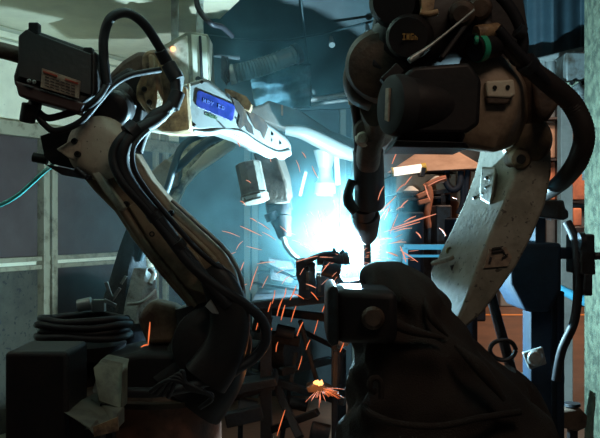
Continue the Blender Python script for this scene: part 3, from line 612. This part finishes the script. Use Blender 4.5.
# ------------------------------------------------------------ right robot
RR = thing('welding_robot', Vector((W(450,0,2.15).x,2.15,0)), 'dark right welding robot, arm bent over its fabric-wrapped base', 'robot')
def coverf():
    rows = [(262,376,400,.05),(265,367,406,.09),(270,362,415,.12),(280,361,428,.15),(296,361,440,.18),(315,362,450,.20),(330,362,460,.22),(343,361,472,.24),(358,360,490,.26),(380,357,512,.28),(405,350,530,.30),(430,341,546,.32),(470,330,562,.34)]
    secs = []; m = 64
    P = crom([[a,b,c,e] for a,b,c,e in rows], 5)
    for r in P:
        py, x0, x1, dep = r; cx = (x0+x1)/2; hw = (x1-x0)/2; s = []
        for i in range(m):
            a = 2*math.pi*i/m; c_, s_ = math.cos(a), math.sin(a); f = (abs(c_)**2.5+abs(s_)**2.5)**(-1/2.5)
            p = W(cx+hw*c_*f, py, 2.15); p.y += dep*s_*f*.8
            nz = noise.noise(Vector((a*2.2, py*.018, 3)))*.03+noise.noise(Vector((c_*3+py*.03, s_*5, py*.012)))*.02
            fold = .010*math.sin(py*.13+a*3+math.sin(a*2)*2)
            p += Vector((c_,s_,0))*(nz+fold)*min(1,(py-258)/40)
            s.append(p)
        secs.append(s)
    return loft(secs)
part('base_cover', coverf(), fab, RR, ang=180, label='dark brown fabric cover draped over the base')
part('cover_hem', tube([(364,405,1.94),(372,414,1.90),(400,424,1.86),(440,426,1.85),(480,418,1.87),(520,412,1.92)], .008), fab, RR)
part('cover_handle', tube([(374,392,1.90),(370,388,1.885),(371,380,1.88),(377,378,1.88),(381,384,1.885),(381,398,1.89)], .007), fab, RR)
parts('cover_fold', [tube([(372,300,1.98),(386,318,1.95),(410,330,1.93),(444,338,1.94)], [.004,.012,.012,.004]), tube([(425,296,1.98),(432,318,1.96),(448,336,1.97)], [.003,.010,.003]), tube([(455,345,1.92),(480,368,1.89),(505,400,1.88)], [.004,.016,.006])], fab, RR)
part('pedestal', lathe(Vector((W(450,0,2.2).x,2.2,0)), Vector((W(450,0,2.2).x,2.2,.62)), [(0,.28),(.05,.28),(.07,.2),(1,.2)], 36), dark, RR)
mb = part('base_motor', [prism([W(336,289,1.90),W(398,291,1.86),W(398,345,1.86),W(336,344,1.90)], None, .2)], black, RR, bevel=.02)
part('motor_rim', prism([W(327,290,1.90),W(331,286,1.885),W(338,287,1.875),W(339,345,1.875),W(332,347,1.885),W(327,342,1.90)], None, .22), dark, mb, bevel=.006)
part('motor_knob', lathe((373,318,1.89),(373,318,1.85), [(0,.028),(.7,.026),(.85,.022),(1,.018)], 24), brown, mb)
# lower arm : front face in shade, left face toward the weld
S = [[(488,112,2.42),(512,112,2.21),(546,112,2.21),(520,112,2.42)],
     [(480,150,2.42),(512,152,2.20),(552,152,2.20),(520,150,2.42)],
     [(474,175,2.42),(514,178,2.19),(552,174,2.19),(514,170,2.42)],
     [(463,205,2.41),(502,208,2.18),(546,204,2.18),(505,200,2.41)],
     [(450,232,2.40),(490,236,2.17),(533,236,2.17),(492,230,2.40)],
     [(438,256,2.39),(479,262,2.16),(517,266,2.16),(484,256,2.39)],
     [(430,272,2.38),(470,288,2.16),(500,290,2.16),(474,280,2.38)],
     [(432,290,2.36),(463,308,2.16),(484,312,2.16),(462,300,2.36)],
     [(438,315,2.34),(454,324,2.16),(468,326,2.16),(456,318,2.34)],
     [(444,326,2.32),(450,330,2.17),(456,331,2.17),(452,326,2.32)]]
la2 = part('lower_arm', loft([[W(*p) for p in s] for s in S]), robw, RR, bevel=.014)
part('arm_head', [lathe((527,140,2.19),(522,140,2.40), [(0,.050),(.03,.062),(.1,.068),(.9,.070),(1,.06)], 44)], creamd, RR)
part('boss', [lathe((521,159,2.175),(518,159,2.24), [(0,.012),(.1,.024),(.5,.034),(1,.038)], 24)], creamd, RR)
part('pivot_hole', lathe((521,159,2.176),(521,159,2.163), [(0,.013),(1,.011)], 16), hole, RR)
g = loft([[W(481,166,2.31),W(496,166,2.23),W(498,172,2.26),W(485,170,2.36)],[W(479,190,2.29),W(493,193,2.22),W(496,193,2.27),W(485,190,2.36)],[W(480,200,2.29),W(490,206,2.22),W(494,204,2.27),W(486,200,2.35)]])
part('side_bracket', g, robw, la2, bevel=.008)
holes(la2, [(475,198,2.35),(484,194,2.27),(487,178,2.265),(491,180,2.25),(487,188,2.26)], 2.3, .006)
holes(la2, [(450,251,2.345)], 2.3, .012, m=brass)
part('arm_step', bar((433,263,2.345),(452,258,2.26), .012,.02), robw, la2, bevel=.004)
part('slot', prism([(451,266,2.285),(455,264,2.28),(458,278,2.27),(454,288,2.27),(450,292,2.27),(453,280,2.275)], None, .02), hole, la2)
part('torn_label', [prism([(489,249,2.155),(506,247,2.155),(512,257,2.155),(508,266,2.155),(484,268,2.155),(487,257,2.155)], None, .006)], paper, la2, label='torn grey label with a dark scrawl')
part('label_print', [bar((492,248.5,2.150),(503,246.5,2.150), .003,.004), bar((491,257,2.150),(490,262,2.150), .006,.004), bar((492,252,2.150),(503,250,2.150), .004,.004), bar((503,250,2.150),(506,256,2.150), .003,.004), bar((502,258,2.150),(508,254,2.150), .003,.004)], inkm, la2)
# elbow bracket, cream plate with two bolts
part('elbow_bracket', loft([[W(456,58,2.02),W(500,52,2.02),W(512,60,2.2),W(470,60,2.2)],[W(462,80,2.0),W(520,84,2.0),W(530,84,2.2),W(476,80,2.2)],[W(470,110,2.0),W(516,116,2.0),W(530,116,2.2),W(480,110,2.2)],[W(458,140,2.02),W(502,148,2.02),W(520,140,2.2),W(468,138,2.2)],[W(450,148,2.04),W(495,154,2.04),W(510,150,2.2),W(460,146,2.2)]]), mat('worn_cream_bracket', (.36,.27,.19), .5, col2=(.14,.09,.06), scale=9, lo=.45, hi=.65, bump=.15), RR, bevel=.018)
bp = part('bolt_plate', prism([(486,81,1.975),(514,79,1.975),(516,95,1.975),(510,98,1.975),(487,97,1.975)], None, .04), cream, RR, bevel=.005)
holes(RR, [(495,87.5),(508,87)], 1.972, .0055)
part('bolt_block', prism([(486,96,1.98),(512,97,1.98),(508,104,1.98),(488,104,1.98)], None, .04), brown, RR, bevel=.004)
part('elbow_housing', limb([(518,66,2.2,16,.08),(526,84,2.22,20,.09),(528,100,2.24,20,.09),(524,116,2.26,14,.08)]), brown, RR)
part('green_sensor', cyl((474,48,1.96),(496,44,1.99), .033), black, RR)
part('green_band', [cyl((474.5,40,1.925),(478,40,1.925), .010), lathe((476,48.2,1.96),(481,47.3,1.968), [(0,.0345),(1,.0345)], 24)], greent, RR)
part('cream_cap', cyl((476,33,1.95),(498,30,1.97), .018), tan, RR)
# elbow motor, black faceted can
mA = W(393,105,1.885); mX = Vector((.93,.36,-.02)).normalized()
part('elbow_motor', [prism([W(404,74,1.86),W(414,66,1.86),W(470,62,1.86),W(482,80,1.86),W(480,124,1.86),W(466,134,1.86),W(406,134,1.86),W(402,122,1.86)], None, .24), prism([W(400,132,1.862),W(468,132,1.862),W(462,147,1.90),W(392,147,1.90)], None, .2),
                     lathe(mA+mX*.01, mA+mX*.14, [(0,.066),(.2,.072),(.5,.073),(1,.073)], 48)], black, RR, bevel=.010)
part('motor_cap', lathe(mA-mX*.012, mA+mX*.03, [(0,.058),(.12,.068),(.5,.072),(1,.072)], 48), mat('charcoal_cap', (.018,.018,.02), .7), RR)
part('motor_label', prism([mA-mX*.016+Vector((-.36,.93,0))*a+Vector((0,0,b)) for a, b in ((-.012,.036),(.006,.038),(.012,-.034),(-.006,-.040))], None, .006, mX), paper, RR)
part('under_panel', prism([W(396,140,1.855),W(466,142,1.855),W(470,148,1.87),W(392,147,1.87)], None, .2), dark, RR, bevel=.004)
# upper arm / forearm of the right robot : ring shell + dark lumps
part('joint_shell', [lathe((380,66,2.02),(392,66,2.28), [(0,.055),(.04,.080),(.2,.096),(.5,.100),(.9,.098),(1,.08)], 44), limb([(358,60,2.14,10,.05),(351,78,2.14,8,.05),(356,95,2.14,8,.05),(372,104,2.14,7,.05)])], brown, RR)
part('forearm', [limb([(480,20,2.1,50,.12),(450,25,2.1,44,.12),(418,36,2.1,38,.12),(392,58,2.12,32,.11),(380,80,2.14,22,.08)]),
                 prism([(384,-20),(520,-20),(528,30),(505,62),(470,66),(400,66),(372,40)], 2.12, .16)], black, RR)
parts('round_cover', [lathe((408,37,1.90),(412,37,2.02), [(0,.045),(.1,.053),(1,.056)], 32), lathe((394,2,1.95),(398,4,2.1), [(0,.05),(.15,.062),(1,.066)], 32)], black, RR)
glyphs(['INGA'], W(402.5,33.5,1.897), Vector((M_(1.0,1.9),0,0)), Vector((0,0,-M_(1.3,1.9))), yellow, RR, name='yellow_lettering')
part('cap_bracket', prism([(372,36),(384,28),(390,50),(384,72),(372,66)], 2.02, .06), dark, RR, bevel=.006)
part('tie_rod', tube([(412,58,1.86),(430,46,1.87),(455,26,1.88),(474,10,1.9)], [.006,.004,.003,.003]), steel, RR)
part('rod_end', cyl((409,61,1.86),(418,55,1.865), .007), steel, RR)
part('linkage', [prism([(420,-10),(436,-10),(434,8),(428,14),(422,10)], 1.92, .04), tube([(420,12,1.90),(428,14,1.90),(438,12,1.90)], .008)], tan, RR, bevel=.004)
parts('hub', [lathe((462,14,1.92),(462,14,2.0), [(0,.02),(.1,.03),(1,.035)], 24), lathe((480,8,1.94),(480,8,2.0), [(0,.02),(.1,.028),(1,.03)], 24)], brown, RR)
parts('arm_ridge', [bar((440,60,1.93),(470,20,1.95), .012,.03), bar((400,68,1.95),(384,84,1.95), .03,.04)], black, RR, bevel=.004)
# wrist hanging down
part('wrist_housing', [limb([(372,112,2.2,10,.05),(374,126,2.25,12,.055),(370,145,2.3,12,.055),(368,156,2.35,12,.055)]), lathe((366,132,2.22),(378,132,2.32), [(0,.03),(.1,.04),(1,.045)], 24)], brown, RR)
part('wrist_cap', lathe((362,138,2.22),(366,138,2.26), [(0,.012),(.3,.024),(1,.03)], 20), cream, RR)
part('wrist_tube', [tube([(356,92,2.2),(355,105,2.22),(357,125,2.28),(358,150,2.36)], [.014,.013,.012,.012], 8, 12)], black, RR)
part('tube_sleeve', [tube([(352,96,2.2),(352,104,2.21)], .010, 1, 12)], cream, RR)
part('wrist_motor', lathe((368,150,2.46),(370,207,2.56), [(0,.040),(.02,.046),(.93,.047),(.97,.045),(1,.03)], 32), black, RR)
part('cable_boot', [limb([(352,180,2.5,4,.02),(348,195,2.5,5,.02),(350,206,2.5,6,.02)]), cyl((349,204,2.5),(356,212,2.5), .016)], black, RR)
part('torch_clamp', [cyl((364,205,2.56),(364,214,2.60), .036), cyl((352,214,2.60),(376,212,2.60), .014)], black, RR)
part('torch_body', lathe((366,213,2.60),(367,237,2.76), [(0,.040),(.2,.045),(.35,.042),(.85,.036),(1,.028)], 26), black, RR)
part('torch_nozzle', lathe((366.5,236,2.76),(367,266,2.93), [(0,.0155),(.6,.0145),(.7,.016),(.9,.015),(1,.008)], 18), black, RR)
part('wire_tip', lathe((367,265,2.93),(365,270,2.95), [(0,.004),(1,.003)], 10), brass, RR)
# big corrugated hose and black hoses
part('corrugated_hose', tube([(468,12,1.98),(500,38,1.98),(528,66,2.0),(550,84,2.02),(572,104,2.05),(584,132,2.06),(579,158,2.10),(566,177,2.18),(555,187,2.28),(545,194,2.36)], [.018,.020,.022,.025,.026,.026,.026,.024,.022,.02], 18, 18, .05, 1), ribrub, RR)
part('hose', tube([(480,-20,1.95),(500,-4,1.95),(514,14,1.96),(522,34,1.97),(522,52,1.98),(512,62,2.0)], .014, 8, 12), rubber, RR)
part('hose', tube([(498,28,1.95),(520,54,1.97),(540,74,1.99),(556,92,2.02)], .012, 8, 12), rubber, RR)
parts('cable_tie', [cyl((517,30,1.955),(523,34,1.96), .018), cyl((525,62,1.985),(531,68,1.995), .027)], dark, RR)
part('arm_wedge', prism([(530,66),(552,84),(560,104),(548,122),(538,118)], 2.12, .1), brown, RR, bevel=.01)
# lower right dark pieces of the base
part('support_leg', [tube([(490,292,2.5),(497,318,2.5),(506,350,2.5),(514,380,2.5)], .016), ], dark, RR)
part('ring', tube([W(503+13*math.cos(a/8*6.2832), 350+10*math.sin(a/8*6.2832), 2.45) for a in range(9)], .007, 4, 8), dark, RR)
part('base_flank', [limb([(496,378,2.4,20,.08),(510,402,2.4,30,.1),(520,445,2.4,38,.12)])], fab, RR)

# ------------------------------------------------------------ navy clamp stand on the right
NS = thing('clamp_stand', Vector((W(545,0,2.68).x,2.73,0)), 'navy blue clamp stand with taper-bottomed box right of the robots', 'stand')
part('box', prism([(509,244),(562,243),(562,290),(550,312),(526,312),(511,284)], 2.63, .25), navy, NS, bevel=.012)
part('column', bx(W(528,0,2.73).x, W(549,0,2.73).x, 2.70,2.80,0,W(0,300,2.73).z), navy, NS, bevel=.006)
part('brace', bx(W(552,0,2.78).x, W(560,0,2.78).x, 2.73,2.83,0,W(0,290,2.78).z), navy, NS, bevel=.005)
part('neck', rect(535,212,546,248,2.70,.08), navy, NS, bevel=.005)
part('head_block', prism([(512,214),(520,201),(564,200),(566,209),(569,211),(569,218),(564,220),(546,218)], 2.66, .2), dark, NS, bevel=.006)
part('side_arm', rect(560,248,584,259,2.66,.08), navy, NS, bevel=.006)
part('clamp_block', [prism([(581,235),(595,234),(596,275),(581,275)], 2.58,.15), rect(584,273,593,296,2.58,.1)], dark, NS, bevel=.006)
parts('clamp_handle', [cyl((594,256,2.58),(606,256,2.58), .012), cyl((578,242,2.60),(584,242,2.60), .03)], dark, NS)
part('cable', tube([(567,222,2.64),(575,240,2.62),(577,262,2.61),(578,290,2.61),(574,322,2.61),(562,350,2.62),(556,380,2.64)], .015, 8, 12), rubber, NS)
part('foot', bx(W(520,0,2.68).x, W(566,0,2.68).x, 2.53,2.98,0,.03), dark, NS, bevel=.005)
part('foot_bracket', [prism([(523,353),(543,347),(547,364),(530,370)], 2.58, .02), lathe((535,358,2.58),(535,358,2.56), [(0,.028),(1,.02)], 18)], steel, NS, bevel=.004)
tag(O('blue_hose', tube([(548,330,3.9),(550,300,3.9),(557,289,3.9),(566,292,3.9),(578,298,3.9),(592,304,3.9),(612,312,3.9),(640,380,3.9),(645,468,3.9)], [.018,.018,.020,.022,.024,.024,.024,.024,.024], 8, 14), bluep), 'light blue hose crossing behind the clamp stand at right', 'hose')
lv = thing('cross_beam', Vector((W(540,0,3.1).x,3.1,0)), 'reddish brown low cross beam at the clamp stand foot', 'beam')
part('beam_bar', rect(505,375,565,384,3.1,.06), brown, lv, bevel=.005)
parts('leg', [bx(W(x,0,3.15).x, W(x+5,0,3.15).x, 3.12,3.16,0,W(0,382,3.12).z) for x in (508,556)], dark, lv)
vs_ = thing('floor_valve', Vector((W(572,0,2.9).x,2.9,0)), 'dark floor valve with round cap in the lower right corner', 'valve')
part('body', prism([(560,411),(580,408),(588,416),(587,428),(578,432),(562,428)], 2.85, .08), brown, vs_, bevel=.008)
part('cap', [lathe((572,412,2.88),(572,403,2.88), [(0,.02),(.6,.022),(.7,.03),(1,.028)], 20)], dark, vs_)
part('pipe', bx(W(568,0,2.9).x, W(576,0,2.9).x, 2.88,2.91,0,W(0,425,2.88).z), dark, vs_)
tag(O('floor_tie', tube([(560,322,4.6),(566,324,4.6)], .01, 1), orange), 'tiny orange strip lying by the column foot', 'strip') if False else None

# ------------------------------------------------------------ sparks
segs = [(222,231,240,237),(222,257,236,252),(240,201,246,206),(246,180,251,183),(237,142,240,147),(250,218,257,222),(236,250,243,241),(244,262,240,272),
 (257,264,275,262),(258,266,250,290),(252,304,248,318),(246,322,236,340),(262,344,268,330),(296,262,318,256),(290,300,296,286),(300,275,304,268),
 (277,316,283,298),(268,312,271,302),(285,305,281,320),(296,306,291,322),(240,372,232,404),(285,410,277,436),(322,272,330,262),(306,284,316,288),
 (303,322,297,336),(311,292,318,300),(293,294,304,299),(327,300,322,312),(150,322,148,345),(148,345,141,347),
 (380,212,396,196),(396,192,404,184),(390,234,398,214),(376,226,388,208),(400,246,406,262),(394,232,412,228),(388,244,406,242),(384,232,420,222),
 (393,228,436,214),(404,222,416,216),(416,232,421,238),(439,228,446,236),(386,252,398,256),(400,250,418,262),(378,200,384,186),(392,164,398,150),
 (428,186,446,178),(425,185,430,200),(452,197,457,199),(400,208,408,200),(376,240,392,238),(384,220,390,206),(396,210,404,207),(404,186,412,176),
 (346,240,338,226),(334,238,328,222),(320,246,312,232),(312,252,300,244),(304,246,292,240),(308,236,304,222),(322,226,318,210),(340,222,338,204),
 (268,150,271,162),(296,160,300,172),(312,166,318,178),(302,152,306,158),(352,232,350,214),(372,276,380,268),(280,226,290,236),(262,232,276,240),
 (238,288,247,284),(256,330,258,322),(268,336,272,328),(278,342,276,352),(310,340,306,350),(550,246,558,258),(340,352,344,342),(282,284,290,276),(276,274,284,270),
 (240,226,262,236),(258,222,270,230),(246,246,262,250),(268,276,262,288),(275,290,272,304),(286,288,284,298),(318,320,314,334),(334,318,330,330),(302,356,298,370)]
for i, (x0,y0,x1,y1) in enumerate(segs):
    low = (y0+y1)/2 > 290 or x0 > 540
    if x0 > 375: dd = random.uniform(2.45,2.8)
    elif x0 < 160: dd = 2.15
    elif x0 > 540: dd = 3.2
    else: dd = random.uniform(2.45,2.7)
    cx_, cy_ = (x0+x1)/2+random.uniform(-.6,.6), (y0+y1)/2+random.uniform(-1.2,.2)
    r = random.uniform(.0010,.0018)*(1.2 if low else 1.35 if x0 > 375 else 1)
    o = O('spark', tube([(x0,y0,dd),(cx_,cy_,dd-.01),(x1,y1,dd-.02)], [r*.5,r,r*.45], 4, 6), sparkb if low else sparkm)
    mx_, my_ = (x0+x1)/2, (y0+y1)/2
    if x0 > 540: lab, gr = 'lone orange spark falling between the pale robot arm and the column', None
    elif mx_ < 160 and y0 < 340: lab, gr = 'long upright orange spark over the near robot base', None
    elif mx_ < 160: lab, gr = 'short foot of the bent orange spark over the near robot base', None
    elif mx_ > 372: lab, gr = 'thin orange spark flying right of the torch before the hall opening', 'sparks right of the torch'
    elif my_ > 290: lab, gr = 'bright orange spark falling low past the dark welding fixture', 'sparks falling past the fixture'
    elif my_ > 230: lab, gr = 'pale orange spark flying level with the arc, left of the torch', 'sparks level with the arc'
    else: lab, gr = 'thin pale orange spark flying up in the smoke above the arc', 'sparks rising above the arc'
    tag(o, lab, 'spark', gr)
g = []
for i in range(110):
    a = random.uniform(0, 6.283); L0 = random.uniform(8,60); L1 = L0+random.uniform(2,9)
    if math.sin(a) > .3 and L0 > 30: continue
    z = random.uniform(-.1,.5)
    q = [W(350+math.cos(a)*L*1.1, 258+math.sin(a)*L, 2.74+z*L/60) for L in (L0,(L0+L1)/2,L1)]
    g.append(tube(q, [.0004,.0009,.0003], 2, 4))
tag(O('fine_spatter', g, sparkm), 'fine pale spatter around the welding arc', 'spatter', kind='stuff')

# ------------------------------------------------------------ lights
def light(name, typ, loc, energy, col, size=.1, rot=None, sy=None):
    l = bpy.data.lights.new(name, typ); l.energy = energy; l.color = col
    if typ == 'AREA':
        l.size = size
        if sy: l.shape = 'RECTANGLE'; l.size_y = sy
    else: l.shadow_soft_size = size
    o = bpy.data.objects.new(name, l); C.objects.link(o); o.location = loc
    if rot is not None: o.rotation_euler = rot
    return o
light('weld_light', 'POINT', WELD+Vector((0,-.0,.03)), 230, (.46,.83,1.0), .012)
light('ember_light', 'POINT', W(318,380,2.8), .5, (1.0,.35,.1), .02)
light('hall_lamp', 'AREA', (2.2,7.2,4.3), 110, (1.0,.66,.46), 2.2, (math.radians(32),0,0), .5)
light('hall_lamp', 'AREA', (4.0,9.0,4.4), 190, (1.0,.62,.42), 1.5, (math.radians(35),0,0), .5)
light('booth_lamp', 'AREA', (.7,.4,3.0), 8, (1.0,.76,.57), .9, (math.radians(35),0,0), .5)
light('added_side_fill', 'AREA', (-1.6,2.2,2.1), 2.0, (.9,.95,.8), .5, (math.radians(40),math.radians(-20),0))  # added fill to brighten the upper left, not an actual lamp
w = bpy.data.worlds.new('world'); bpy.context.scene.world = w; w.use_nodes = True
w.node_tree.nodes['Background'].inputs[0].default_value = (.25,.42,.5,1); w.node_tree.nodes['Background'].inputs[1].default_value = .03

cam = bpy.data.cameras.new('camera'); cam.sensor_width = 36; cam.lens = F/600*36; cam.clip_end = 100
co = bpy.data.objects.new('camera', cam); C.objects.link(co); co.location = (0,0,CZ); co.rotation_euler = (math.radians(90),0,0)
sc = bpy.context.scene; sc.camera = co
sc.view_settings.view_transform = 'Standard'; sc.view_settings.look = 'None'; sc.view_settings.gamma = 1; sc.view_settings.exposure = 0
sc.view_settings.use_curve_mapping = False
cy = sc.cycles
cy.use_denoising = True; cy.max_bounces = 6; cy.volume_bounces = 1; cy.sample_clamp_indirect = 3
cy.volume_step_rate = 2; cy.caustics_reflective = False; cy.caustics_refractive = False
